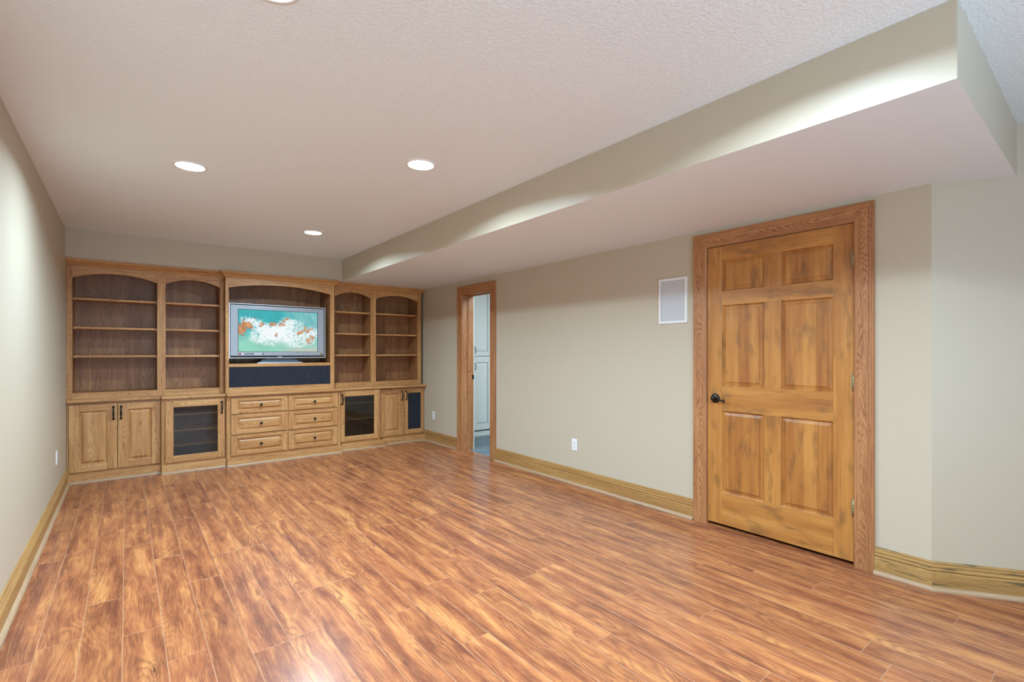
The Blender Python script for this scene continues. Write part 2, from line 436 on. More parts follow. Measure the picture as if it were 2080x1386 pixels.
# angled wall beyond the corner
mb = MB()
ax, ay = XR, YC; bx_, by_ = XEND, YC - (XEND - XR) / .687
nrm = Vector((by_ - ay, -(bx_ - ax), 0)).normalized() * -T     # away from the room
if nrm.x < 0: nrm = -nrm
pts = [(ax, ay), (bx_, by_), (bx_ + nrm.x, by_ + nrm.y), (ax + nrm.x, ay + nrm.y)]
mb.prism(pts, -.05, 2.6, 'z', lambda a, p, q: (p, q, a))
mb.build('wall_right_angled', WALL, kind='structure')
wallmesh('wall_right_rear', [(XEND, XEND + T, YREAR - T, by_, -.05, 2.6)])
# wall behind the photographer; its window is added, unseen, around the fill light
wx0, wx1, wz0, wz1 = -.25, 1.80, .08, 2.16
wallmesh('wall_rear', [(XL, wx0, YREAR - T, YREAR, -.05, 2.6), (wx1, XEND, YREAR - T, YREAR, -.05, 2.6),
                       (wx0, wx1, YREAR - T, YREAR, wz1, 2.6), (wx0, wx1, YREAR - T, YREAR, -.05, wz0)])
wf = MB()
for x in (wx0, wx0 + 1.0, wx1 - .05): wf.box(x, x + .05, YREAR - .12, YREAR - .06, wz0, wz1)
wf.box(wx0, wx1, YREAR - .12, YREAR - .06, wz0, wz0 + .05); wf.box(wx0, wx1, YREAR - .12, YREAR - .06, wz1 - .05, wz1)
wf.build('added_window_1', WHITE, kind='structure')  # added window frame, out of view
# utility room seen through the far doorway
wallmesh('wall_utility_front', [(XR + WT, 6.2, 3.0, 3.1, -.05, 2.6)])
wallmesh('wall_utility_right', [(6.1, 6.2, 3.1, 6.70, -.05, 2.6)])
mb = MB(); ys = [4.6 + .305 * i for i in range(-5, 7)]; xs = [XR + .03 + .305 * i for i in range(0, 9)]
uf = MB(); uf.box(XR - .002, 6.15, 3.05, 6.70, -.05, -.004); uf = uf.build('floor_utility', plain('dark_grout', (.06, .08, .09), .8), kind='structure')
tile_me = None
for i, x in enumerate(xs[:-1]):
    for j, y in enumerate(ys[:-1]):
        if x > 4.9 and y < 4.3: continue
        # the first column is cut at the doorway
        if x < XR + WT and not (FO[0] - .01 < y + .15 < FO[1]+.1): pass
        t_ = MB(); t_.box(x + .002, x + .303, max(y + .002, 3.1), y + .303, -.012, random.uniform(-.0005, .0002))
        if x < XR + WT:
            t_ = MB(); t_.box(XR + WT * .5, x + .303, y + .002, y + .303, -.012, -.0002)
        t_.build('floor_tile', SLATE, uf, bevel=.0015, seg=1)
# threshold strip in the doorway
th = MB(); th.box(XR - .001, XR + WT * .5, FO[0], FO[1], -.02, .001, grain='y'); th.build('trim_threshold', LAM, kind='structure')
# unseen backing added behind the near door against light leaks; black floor darkens the gap
wallmesh('added_closet_backing', [(XR + WT, XR + .9, .62, .66, -.05, 2.6), (XR + .9, XR + .95, .62, 3.0, -.05, 2.6)])
clf = MB(); clf.box(XR + .02, XR + .95, .66, 3.0, -.06, -.02); clf.build('added_dark_backing', VOID, kind='structure')

# ------------------------------------------------------------------ ceiling, soffit, bulkhead
cl = MB(); cl.box(XL - .1, 6.2, YREAR - .1, 6.8, ZC, ZC + .12); ceiling = cl.build('ceiling', CEIL, kind='structure')
sf = MB()
def soffit_poly(mb, pts, z0, z1):
    n = len(pts)
    mb.face([(x, y, z0) for x, y in reversed(pts)], [(x, y) for x, y in reversed(pts)], 1)
    mb.face([(x, y, z1) for x, y in pts], pts, 0)
    for i in range(n):
        j = (i + 1) % n
        mb.face([(*pts[i], z0), (*pts[j], z0), (*pts[j], z1), (*pts[i], z1)], [pts[i], pts[j], pts[j], pts[i]], 0)
xe = XR + (YC - YS) * .687
soffit_poly(sf, [(XS, YS), (xe + .02, YS), (XR + .05, YC), (XR + .05, 6.69), (XS, 6.69)], ZS, ZC - .0005)
sf.build('soffit', [WALL, SOFF], ceiling)
bh = MB(); soffit_poly(bh, [(XL, YB), (XS, YB), (XS, 6.69), (XL, 6.69)], ZS, ZC - .0005)
bh.build('bulkhead', [WALL, SOFF], ceiling)

# ------------------------------------------------------------------ baseboards with shoe moulding
BBP = [(0, 0), (.016, 0), (.016, .093), (.0125, .096), (.0125, .100), (.0165, .104), (.018, .109), (.0165, .114), (.0115, .117), (.0115, .121),
       (.0145, .124), (.0145, .131), (.0085, .135), (.0085, .138), (.0105, .141), (.0095, .147), (.004, .152), (0, .152)]
SHP = [(.015, 0)] + [(.016 + .019 * math.cos(a), .021 * math.sin(a)) for a in [i * PI / 12 for i in range(0, 7)]] + [(.015, .021)]
def baseboard(name, p0, p1, m, m0=0, m1=0):
    """runs from p0 to p1 (2D) on the wall face; the room lies to the left of the direction p0->p1"""
    p0 = Vector((*p0, 0)); p1 = Vector((*p1, 0)); d = (p1 - p0); L_ = d.length; d.normalize(); n_ = Vector((-d.y, d.x, 0))
    pl = lambda a, p, q: tuple(p0 + d * a + n_ * p + Vector((0, 0, q)))
    mb = MB(); mb.prism(BBP, 0, L_, 'a', pl, m0, m1)
    bb = mb.build(name, m, kind='structure')
    s_ = MB(); s_.prism(SHP, 0, L_, 'a', pl, m0, m1); s_.build('shoe_molding', SHOE, bb)
    return bb
baseboard('baseboard_left', (XL, 6.30), (XL, YREAR), OAKT)
CW = .103
baseboard('baseboard_right', (XR, DO[1] + CW), (XR, FO[0] - .112), OAKT)
baseboard('baseboard_right_far', (XR, FO[1] + .115), (XR, 6.30), OAKT)
turn = math.atan(.687); mt = math.tan(turn / 2)
baseboard('baseboard_right_near', (XR, YC), (XR, DO[0] - CW), OAKS, -mt * 1.0, 0)
dA = Vector((XEND - XR, by_ - YC)).normalized()
baseboard('baseboard_right_angled', (XEND, by_), (XR, YC), OAKS, 0, mt)

# ------------------------------------------------------------------ casings
CP = [(0, 0), (0, .010), (.006, .0155), (.012, .0165), (.070, .0185), (.074, .0165), (.078, .0195), (.086, .0205), (.089, .0185), (.093, .0205), (.101, .0205), (.103, .018), (.103, 0)]
def casing(name, y0, y1, zt, wd, xface, sgn, m, scale=1.0):
    """three mitred boards around an opening; profile p = distance outward from the opening, q = proud of wall"""
    prof = [(p * wd / .103, q) for p, q in CP]
    objs = []
    mbs = MB(); mbs.prism(prof, .0, zt, 'z', lambda a, p, q: (xface - sgn * q, y0 - p, a), 0, 1); a_ = mbs
    mbt = MB(); mbt.prism(prof, y0, y1, 'y', lambda a, p, q: (xface - sgn * q, a, zt + p), -1, 1)
    mbr = MB(); mbr.prism(prof, .0, zt, 'z', lambda a, p, q: (xface - sgn * q, y1 + p, a), 0, 1)
    return mbs, mbt, mbr
# near door: casing + jamb
door = root('door_1', (XR, (DO[0] + DO[1]) / 2, 0), kind='structure')
oz = tuple(door.location)
for mb, nm in zip(casing('c', DO[0], DO[1], DO[2], CW, XR, 1, OAKC), ('casing_board', 'casing_head', 'casing_board')):
    mb.build(nm, OAKC, door, oz)
jb = MB()
jb.box(XR + .0005, XR + WT, DO[0] - .001, DO[0] + .001, 0, DO[2]); jb.box(XR + .0005, XR + WT, DO[1] - .001, DO[1] + .001, 0, DO[2])
jb.box(XR + .045, XR + .085, DO[0], DO[0] + .012, 0, DO[2]); jb.box(XR + .045, XR + .085, DO[1] - .012, DO[1], 0, DO[2]); jb.box(XR + .045, XR + .085, DO[0], DO[1], DO[2] - .012, DO[2])
jb.build('jamb', OAKC, door, oz)
# slab
SX0 = XR + .003; SX1 = XR + .040
sl0, sl1, slz0, slz1 = 1.0045, 1.933, .022, 2.046
ycols = [(1.110, 1.418), (1.524, 1.825)]
rows = [(.253, .848), (1.028, 1.616), (1.719, 1.943)]
sb = MB()
sb.box(SX0, SX1, sl0, 1.110, slz0, slz1, 'z'); sb.box(SX0, SX1, 1.825, sl1, slz0, slz1, 'z')
zr = [(slz0, .253), (.848, 1.028), (1.616, 1.719), (1.943, slz1)]
for a, b in zr: sb.box(SX0, SX1, 1.110, 1.825, a, b, 'y')
for a, b in rows: sb.box(SX0, SX1, 1.418, 1.524, a, b, 'z')
slab = sb.build('door_slab', PINE, door, oz, bevel=.0007, seg=1)
def nested(mb, axes, loops, grain_v=True, capmi=0, mi=0):
    """loops: [(a0,a1,b0,b1,depth)] rectangles in plane (a horizontal,b vertical); axes(a,b,depth)->xyz; grain vertical => u=b"""
    ru, rv = random.uniform(0, 40), 0
    am = (loops[0][0] + loops[0][1]) / 2
    UV = (lambda a, b: (b + ru, a - am)) if grain_v else (lambda a, b: (a + ru, b - (loops[0][2] + loops[0][3]) / 2))
    cor = lambda l: [(l[0], l[2]), (l[1], l[2]), (l[1], l[3]), (l[0], l[3])]
    for i in range(len(loops) - 1):
        c0, c1 = cor(loops[i]), cor(loops[i + 1]); d0, d1 = loops[i][4], loops[i + 1][4]
        m_ = loops[i][5] if len(loops[i]) > 5 else mi
        for k in range(4):
            j = (k + 1) % 4
            mb.face([axes(*c0[k], d0), axes(*c0[j], d0), axes(*c1[j], d1), axes(*c1[k], d1)], [UV(*c0[k]), UV(*c0[j]), UV(*c1[j]), UV(*c1[k])], m_)
    c = cor(loops[-1]); mb.face([axes(*q, loops[-1][4]) for q in c], [UV(*q) for q in c], capmi)
def ins(a0, a1, b0, b1, d, dep): return (a0 + d, a1 - d, b0 + d, b1 - d, dep)
for (a, b) in ycols:
    for (z0, z1) in rows:
        pm = MB()
        fld = .033
        nested(pm, lambda y, z, d: (SX0 + d, y, z), [ins(a, b, z0, z1, 0, .0), ins(a, b, z0, z1, .004, .003), ins(a, b, z0, z1, .007, .008), ins(a, b, z0, z1, .009, .0125), ins(a, b, z0, z1, .012, .0125),
               ins(a, b, z0, z1, fld - .0015, .0062), ins(a, b, z0, z1, fld, .0022)])
        pm.build('door_panel', PINE, slab)
# the panels above are children of the slab, whose own origin is the door root: shift their meshes
for ch in [o for o in col.objects if o.parent == slab]:
    ch.data.transform(Matrix.Translation(-Vector(oz)))
# hinges
for z0, z1 in ((1.785, 1.880), (1.046, 1.142), (.300, .397)):
    h = MB(); lathe(h, [(0, 0), (.006, 0), (.006, z1 - z0), (0, z1 - z0)], (XR - .006, DO[0] + .003, z0), 'z', 12)
    lathe(h, [(0, 0), (.0072, 0), (.0072, .006), (0, .006)], (XR - .006, DO[0] + .003, z0 + .028), 'z', 12)
    lathe(h, [(0, 0), (.0072, 0), (.0072, .006), (0, .006)], (XR - .006, DO[0] + .003, z1 - .034), 'z', 12)
    lathe(h, [(0, 0), (.004, 0), (.003, .005), (0, .007)], (XR - .006, DO[0] + .003, z1), 'z', 12)
    h.box(XR - .0035, XR + .006, DO[0] - .004, DO[0] + .014, z0, z1)
    h.build('hinge', BRASS, door, oz)
# lever handle
hd = MB(); hc = (SX0, 1.872, .935)
lathe(hd, [(0, .0), (.0345, 0), (.0345, .004), (.031, .009), (.026, .0115), (.018, .013), (.0135, .016), (.0125, .028), (.0155, .034), (.0165, .040), (.013, .046), (.004, .049), (0, .049)], hc, '-x', 28)
rosette = hd.build('handle_rosette', BRONZE, slab); rosette.data.transform(Matrix.Translation(-Vector(oz)))
lv = MB(); pts = []; rr = []
for i in range(17):
    t = i / 16; y = 1.872 - .008 - .072 * t
    pts.append((SX0 - .038 + .004 * math.sin(PI * t), y, .936 + .010 * math.sin(t * 2 * PI) - .004 * t)); rr.append(.0085 - .0038 * t)
for i in range(1, 9):
    a = i / 8 * 1.5 * PI; pts.append((SX0 - .038, pts[16][1] - .009 * math.sin(a), .932 - .009 + .009 * math.cos(a))); rr.append(.005)
tube(lv, pts, rr, 10)
lever = lv.build('handle_lever', BRONZE, slab); lever.data.transform(Matrix.Translation(-Vector(oz)))
lt = MB(); lt.box(SX0 - .001, SX0 + .03, sl1 - .0005, sl1 + .0022, .905, .965); lo = lt.build('latch_plate', BRONZE, door, oz)

# far doorway
fd = root('door_2', (XR, (FO[0] + FO[1]) / 2, 0), kind='structure'); of = tuple(fd.location)
for mb, nm in zip(casing('c', FO[0], FO[1], FO[2], .112, XR, 1, OAKC), ('casing_board', 'casing_head', 'casing_board')):
    mb.build(nm, OAKC, fd, of)
for mb, nm in zip(casing('c', FO[0], FO[1], FO[2], .07, XR + WT, -1, WHITE), ('white_casing_board', 'white_casing_head', 'white_casing_board')):
    mb.build(nm, WHITE, fd, of, label='white painted casing on the utility room side')
jb = MB()
X2 = XR + WT
jb.box(XR + .0005, X2, FO[0] - .002, FO[0] + .002, 0, FO[2], 'z'); jb.box(XR + .0005, X2, FO[1] - .002, FO[1] + .002, 0, FO[2], 'z'); jb.box(XR + .0005, X2, FO[0], FO[1], FO[2] - .002, FO[2] + .002, 'y')
jb.box(XR + .075, XR + .113, FO[0], FO[0] + .013, 0, FO[2], 'z'); jb.box(XR + .075, XR + .113, FO[1] - .013, FO[1], 0, FO[2], 'z'); jb.box(XR + .075, XR + .113, FO[0], FO[1], FO[2] - .015, FO[2], 'y')
jb.build('jamb', OAKC, fd, of)
stp = MB(); stp.box(XR + .143, X2 + .004, FO[1] - .0045, FO[1] - .0015, .922, .978); stp.box(XR + .148, XR + .156, FO[1] - .0075, FO[1] - .003, .936, .964)
stp.build('strike_plate', BLACK, fd, of)

# ------------------------------------------------------------------ cabinets
def front_axes(yf): return lambda x, z, d: (x, yf + d, z)
def raised_panel(x0, x1, z0, z1, yf, parent, org, horizontal=False, name='door_panel', fld=.036):
    pm = MB()
    L_ = [ins(x0, x1, z0, z1, 0, .0), ins(x0, x1, z0, z1, .003, .0005), ins(x0, x1, z0, z1, .0075, .0065), ins(x0, x1, z0, z1, .008, .0150), ins(x0, x1, z0, z1, .0145, .0150), ins(x0, x1, z0, z1, fld, .0035), ins(x0, x1, z0, z1, fld + .001, .0010)]
    nested(pm, front_axes(yf), L_, not horizontal)
    return pm.build(name, OAK, parent, org)
def frame4(x0, x1, z0, z1, yf, th, sw, rt, rb=None):
    rb = rb or rt; mb = MB()
    mb.box(x0, x0 + sw, yf, yf + th, z0, z1, 'z'); mb.box(x1 - sw, x1, yf, yf + th, z0, z1, 'z')
    mb.box(x0 + sw, x1 - sw, yf, yf + th, z0, z0 + rb, 'x'); mb.box(x0 + sw, x1 - sw, yf, yf + th, z1 - rt, z1, 'x')
    return mb
def pull(x, zc, yf, parent, org):
    """black arched bow pull"""
    mb = MB(); pts = []; rr = []
    for i in range(15):
        t = i / 14; z = zc - .058 + .116 * t; pts.append((x, yf - .010 - .022 * math.sin(PI * t), z)); rr.append(.0088 - .0030 * abs(math.cos(PI * t)))
    tube(mb, pts, rr, 8)
    for s in (-1, 1):
        tube(mb, [(x, yf + .001, zc + s * .060), (x, yf - .008, zc + s * .060), (x, yf - .012, zc + s * .058)], [.0105, .008, .0065], 8)
        tube(mb, [(x, yf - .002, zc + s * .054), (x, yf - .003, zc + s * .071)], [.0115, .008], 8)
    return mb.build('handle', BLACK, parent, org)
def knob(x, z, yf, parent, org):
    mb = MB(); lathe(mb, [(0, 0), (.0085, 0), (.0075, .003), (.0048, .006), (.0045, .013), (.010, .018), (.0145, .023), (.0150, .027), (.012, .031), (.006, .0335), (0, .034)], (x, yf, z), '-y', 20)
    return mb.build('knob', BLACK, parent, org)
SW, RT = .073, .063
def wood_door(x0, x1, z0, z1, yf, parent, org, hx):
    d = frame4(x0, x1, z0, z1, yf, .019, SW, RT).build('door', OAK, parent, org, bevel=.003)
    raised_panel(x0 + SW, x1 - SW, z0 + RT, z1 - RT, yf, d, org)
    pull(hx, .662, yf, d, org); return d
def glass_door(x0, x1, z0, z1, yf, parent, org, hx, sw, m=GLASS, nm='glass_pane', pmat=None):
    d = frame4(x0, x1, z0, z1, yf, .019, sw, RT).build('door', OAK, parent, org, bevel=.003)
    g = MB(); g.box(x0 + sw - .001, x1 - sw + .001, yf + .009, yf + .013, z0 + RT - .001, z1 - RT + .001)
    g.build(nm, m, d, org)
    bd = MB()
    a0, a1, c0, c1 = x0 + sw, x1 - sw, z0 + RT, z1 - RT
    for s_ in ((a0, a0 + .004, c0, c1), (a1 - .004, a1, c0, c1), (a0, a1, c0, c0 + .004), (a0, a1, c1 - .004, c1)):
        bd.box(s_[0], s_[1], yf + .003, yf + .009, s_[2], s_[3])
    bd.build('glazing_bead', OAK, d, org, bevel=.0015, seg=1)
    pull(hx, .662, yf, d, org); return d
CB = 6.695           # cabinet backs
ZT = .780            # underside of counters
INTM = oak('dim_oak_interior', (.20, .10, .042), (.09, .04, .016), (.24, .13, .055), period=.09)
def base_cabinet(name, x0, x1, yf, label, shelves=None, stiles=(.04, .04), toe_to=None, mid=None, rails=()):
    """face frame at yf; doors hang at yf-.02; the toe board stands forward of the doors"""
    r = root(name, ((x0 + x1) / 2, (yf + CB) / 2, 0), label, 'cabinet', 'oak base cabinets of the built-in media wall'); org = tuple(r.location)
    e = .0012
    c = MB(); c.box(x0 + e, x0 + .018, yf + .02, CB, .0, ZT); c.box(x1 - .018, x1 - e, yf + .02, CB, .0, ZT)
    c.box(x0 + .018, x1 - .018, yf + .02, CB, .085, .103); c.build('body', OAK, r, org)
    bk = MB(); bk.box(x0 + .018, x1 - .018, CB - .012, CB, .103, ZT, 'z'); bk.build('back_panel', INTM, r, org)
    f = MB(); f.box(x0 + e, x0 + stiles[0], yf, yf + .02, .085, ZT, 'z'); f.box(x1 - stiles[1], x1 - e, yf, yf + .02, .085, ZT, 'z')
    f.box(x0 + stiles[0], x1 - stiles[1], yf, yf + .02, ZT - .035, ZT, 'x'); f.box(x0 + stiles[0], x1 - stiles[1], yf, yf + .02, .085, .118, 'x')
    if mid: f.box(mid - .02, mid + .02, yf, yf + .02, .118, ZT - .035, 'z')
    for rz in rails:
        f.box(x0 + stiles[0], mid - .02, yf, yf + .02, rz - .02, rz + .02, 'x'); f.box(mid + .02, x1 - stiles[1], yf, yf + .02, rz - .02, rz + .02, 'x')
    f.build('face_frame', OAK, r, org, bevel=.001, seg=1)
    t0, t1 = toe_to or (x0, x1)
    yt = yf - .055
    t = MB(); t.box(t0 + e, t1 - e, yt, yf + .03, 0, .086, 'x'); t.build('toe_board', OAK, r, org, bevel=.002)
    s_ = MB(); s_.prism([(q[0] - .016, q[1]) for q in SHP], t0 + e, t1 - e, 'x', lambda a, p, q: (a, yt - p, q)); s_.build('shoe_molding', SHOE, r, org)
    for z in shelves or []:
        m_ = MB(); m_.box(x0 + .02, x1 - .02, yf + .045, CB - .02, z - .02, z, 'x'); m_.build('shelf', OAK, r, org, bevel=.001, seg=1)
    return r, org
X = [XL, .283, .870, 2.140, 2.700, 3.393]
FY = [6.350, 6.270, 6.220, 6.290, 6.350]
r1, o1 = base_cabinet('base_cabinet', X[0] + .001, X[1], FY[0], 'oak base cabinet with two raised-panel doors in the left corner of the media wall', mid=-.072)
wood_door(-.439, -.076, .103, .757, FY[0] - .02, r1, o1, -.104)
wood_door(-.069, .281, .103, .757, FY[0] - .02, r1, o1, -.045)
r2, o2 = base_cabinet('base_cabinet', X[1], X[2], FY[1], 'oak base cabinet with a smoked glass door, left of the drawers', shelves=(.612, .440, .280))
glass_door(.320, .859, .108, .755, FY[1] - .02, r2, o2, .830, .064)
r3, o3 = base_cabinet('drawer_cabinet', X[2], X[3], FY[2], 'wide oak drawer cabinet with six drawers and black knobs under the television', mid=1.508, rails=(.343, .5745))
r3['group'] = 'oak base cabinets of the built-in media wall'
dz = [(.581, .760), (.350, .568), (.112, .336)]
for (xa, xb) in ((.913, 1.5015), (1.5135, 2.100)):
    for za, zb in dz:
        yf = FY[2] - .02
        sw_, rt_ = .060, .034 if zb > .7 else .037
        d = frame4(xa, xb, za, zb, yf, .019, sw_, rt_).build('drawer', OAK, r3, o3, bevel=.003)
        raised_panel(xa + sw_, xb - sw_, za + rt_, zb - rt_, yf, d, o3, True, 'drawer_panel', .032)
        knob((xa + xb) / 2 + (.008 if xa < 1 else .004), (za + zb) / 2, yf + .0015, d, o3)
r4, o4 = base_cabinet('base_cabinet', X[3], X[4], FY[3], 'oak base cabinet with a smoked glass door, right of the drawers', shelves=(.612, .400), stiles=(.03, .035), toe_to=(2.160, 2.750))
glass_door(2.149, 2.672, .113, .764, FY[3] - .02, r4, o4, 2.176, .060)
r5, o5 = base_cabinet('base_cabinet', X[4], X[5], FY[4], 'oak base cabinet beside the right wall with one wood door and one black cloth door', mid=3.076, toe_to=(2.752, X[5]))
wood_door(2.716, 3.072, .110, .760, FY[4] - .02, r5, o5, 3.040)
glass_door(3.081, 3.391, .110, .760, FY[4] - .02, r5, o5, 3.107, .050, CLOTH, 'cloth_panel')

# counters
def counter(x0, x1, yf, label, ov0=0, ov1=0):
    mb = MB(); mb.box(x0 + ov0 + .0008, x1 + ov1 - .0008, yf, CB, ZT + .0016, ZT + .030, 'x')
    o = mb.build('countertop', OAK, None, ((x0 + x1) / 2, (yf + CB) / 2, ZT), bevel=.004)
    o['label'] = label; o['category'] = 'countertop'; o['group'] = 'oak countertops of the media wall'; return o
counter(X[0] + .001, X[1], 6.305, 'oak countertop over the two-door cabinet in the left corner')
counter(X[1], X[2], 6.235, 'short oak countertop over the left smoked glass cabinet')
counter(X[2], X[3] + .022, 6.175, 'oak countertop over the six drawers, below the black speaker cloth')
counter(X[3] + .022, X[5] + .0015, 6.262, 'long oak countertop over the two right-hand base cabinets')

# upper bookcases
ZB = ZT + .0305
CRP = [(0, 0), (.006, 0), (.008, .006), (.014, .010), (.020, .022), (.030, .034), (.042, .043), (.044, .050), (.050, .053), (.050, .066), (0, .066)]
def arched_rail(mb, x0, x1, zs, za, zt, yf, th):
    """rail with a segmental arch cut into its lower edge"""
    n = 24; hw = (x1 - x0) / 2; cx = (x0 + x1) / 2; s = za - zs; R = (hw * hw + s * s) / (2 * s)
    arc = [(cx + hw * t, za - R + math.sqrt(max(R * R - (hw * t) ** 2, 0))) for t in [-1 + 2 * i / n for i in range(n + 1)]]
    ru = random.uniform(0, 40); zm = (zs + zt) / 2
    for i in range(n):
        (xa, a), (xb, b) = arc[i], arc[i + 1]
        mb.face([(xa, yf, a), (xb, yf, b), (xb, yf, zt), (xa, yf, zt)], [(xa + ru, a - zm), (xb + ru, b - zm), (xb + ru, zt - zm), (xa + ru, zt - zm)])
        mb.face([(xa, yf + th, a), (xa, yf + th, zt), (xb, yf + th, zt), (xb, yf + th, b)], [(xa + ru, a - zm), (xa + ru, zt - zm), (xb + ru, zt - zm), (xb + ru, b - zm)])
        mb.face([(xa, yf, a), (xa, yf + th, a), (xb, yf + th, b), (xb, yf, b)], [(xa + ru, 0), (xa + ru, .02), (xb + ru, .02), (xb + ru, 0)])
def upper(name, x0, x1, yf, bays, label, cat, ends=(0, 0), crown_ext=(0, 0), shelves=(1.812, 1.526, 1.243), zbot=.875):
    r = root(name, ((x0 + x1) / 2, (yf + CB) / 2, ZB), label, cat); org = tuple(r.location)
    zt = 2.182
    # stiles
    edges = [x0] + [e for b in bays for e in b] + [x1]
    for i in range(0, len(edges), 2):
        s = MB(); s.box(edges[i], edges[i + 1], yf, yf + .02, ZB, zt - .03, 'z'); s.build('stile', OAK, r, org, bevel=.0012, seg=1)
        a, b = edges[i], edges[i + 1]
        p = MB()
        if i == 0: p.box(a, b - .001, yf + .02, CB, ZB, zt, 'z')
        elif i == len(edges) - 2: p.box(a + .001, b, yf + .02, CB, ZB, zt, 'z')
        else: p.box(a + .001, b - .001, yf + .02, CB, ZB, zt, 'z')
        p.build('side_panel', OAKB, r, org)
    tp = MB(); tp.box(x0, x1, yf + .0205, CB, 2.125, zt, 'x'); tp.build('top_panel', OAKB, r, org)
    for (a, b) in bays:
        m_ = MB(); m_.box(a, b, yf + .0005, yf + .0195, ZB, zbot, 'x'); m_.build('bottom_rail', OAK, r, org, bevel=.001, seg=1)
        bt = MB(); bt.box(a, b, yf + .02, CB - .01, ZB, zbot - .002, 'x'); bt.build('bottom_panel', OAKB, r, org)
        m_ = MB(); arched_rail(m_, a, b, 2.003, 2.063, zt - .03, yf + .0005, .019); m_.build('arched_rail', OAK, r, org)
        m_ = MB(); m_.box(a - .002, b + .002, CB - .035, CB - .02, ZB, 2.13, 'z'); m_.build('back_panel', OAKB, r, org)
        for z in shelves:
            m_ = MB(); m_.box(a + .0015, b - .0015, yf + .032, CB - .037, z - .021, z, 'x')
            sh = m_.build('shelf', OAK, r, org, bevel=.002)
            for xx in (a + .001, b - .011):
                for yy in (yf + .06, CB - .08):
                    c_ = MB(); c_.box(xx, xx + .010, yy, yy + .010, z - .030, z - .022); c_.build('shelf_pin', BRASS, sh, org)
    # crown with returns
    m_ = MB(); z0 = zt - .064
    e0, e1 = ends
    m_.prism(CRP, x0, x1, 'x', lambda a, p, q: (a, yf - p, z0 + q), -1 if e0 else 0, 1 if e1 else 0)
    for side, e in ((-1, e0), (1, e1)):
        if e:
            xx = x0 if side < 0 else x1
            m_.prism(CRP, yf, yf + e, 'y', (lambda a, p, q, xx=xx, side=side: (xx + side * p, a, z0 + q)), -1, 0)
    cr = m_.build('crown_molding', OAK, r, org)
    return r, org
ub, uo = upper('bookcase', XL + .001, .8625, 6.350, [(-.414, .252), (.325, .825)], 'empty oak bookcase with two arched bays left of the television', 'bookcase')
ub['group'] = 'arched oak bookcases either side of the television'
uc, uo3 = upper('tv_hutch', .8645, 2.0650, 6.240, [(.898, 2.018)], 'oak television hutch with a broad arch and black speaker cloth below', 'hutch', ends=(.0595, .0595), shelves=())
ue, uo5 = upper('bookcase', 2.0670, 3.352, 6.350, [(2.108, 2.594), (2.667, 3.300)], 'empty oak bookcase with two arched bays right of the television', 'bookcase', ends=(0, .2))
ue['group'] = 'arched oak bookcases either side of the television'
ts = MB(); ts.box(.898, 2.018, 6.2405, CB - .036, 1.106, 1.142, 'x'); ts.build('television_shelf', OAK, uc, uo3, bevel=.0015, seg=1)
cp = MB(); cp.box(.899, 2.017, 6.246, 6.262, .876, 1.105); cp.build('cloth_panel', CLOTH, uc, uo3, bevel=.002, label='black speaker cloth panel')

# ------------------------------------------------------------------ television
tv = root('television', (1.44, 6.36, 1.1425), 'silver flat television showing surf over orange rocks, on a low stand', 'television'); ot = tuple(tv.location)
TY = 6.30
a0, a1, c0, c1 = .906, 1.975, 1.204, 1.836
GRIM = plain('silver_blue_bezel', (.36, .39, .43), .35, .35); SIL = plain('bright_silver_trim', (.75, .76, .78), .3, .6)
DKG = plain('gloss_black_glass', (.012, .014, .02), .12); SLT = plain('slate_blue_plastic', (.10, .14, .18), .35)
m_ = MB(); m_.box(a0 + .03, a1 - .03, TY + .02, TY + .105, c0 + .03, c1 - .03); m_.build('back_housing', DKG, tv, ot, bevel=.01)
m_ = frame4(a0, a1, c0, c1, TY - .003, .03, .009, .008, .009); m_.build('outer_trim', SIL, tv, ot, bevel=.001, seg=1)
m_ = MB(); m_.box(a0 + .009, a1 - .009, TY + .0075, TY + .02, c0 + .009, c1 - .008); m_.build('glass_surround', DKG, tv, ot)
bz = (a0 + .016, a1 - .021, c0 + .030, c1 - .019)
sx = (.9965, 1.8830, 1.2775, 1.7710)
m_ = MB(); yb = TY - .001
m_.box(bz[0], sx[0], yb, yb + .012, bz[2], bz[3]); m_.box(sx[1], bz[1], yb, yb + .012, bz[2], bz[3]); m_.box(sx[0], sx[1], yb, yb + .012, bz[2], sx[2]); m_.box(sx[0], sx[1], yb, yb + .012, sx[3], bz[3])
m_.build('bezel', GRIM, tv, ot)
m_ = frame4(sx[0], sx[1], sx[2], sx[3], yb + .001, .008, .005, .004); m_.build('screen_gasket', DKG, tv, ot)
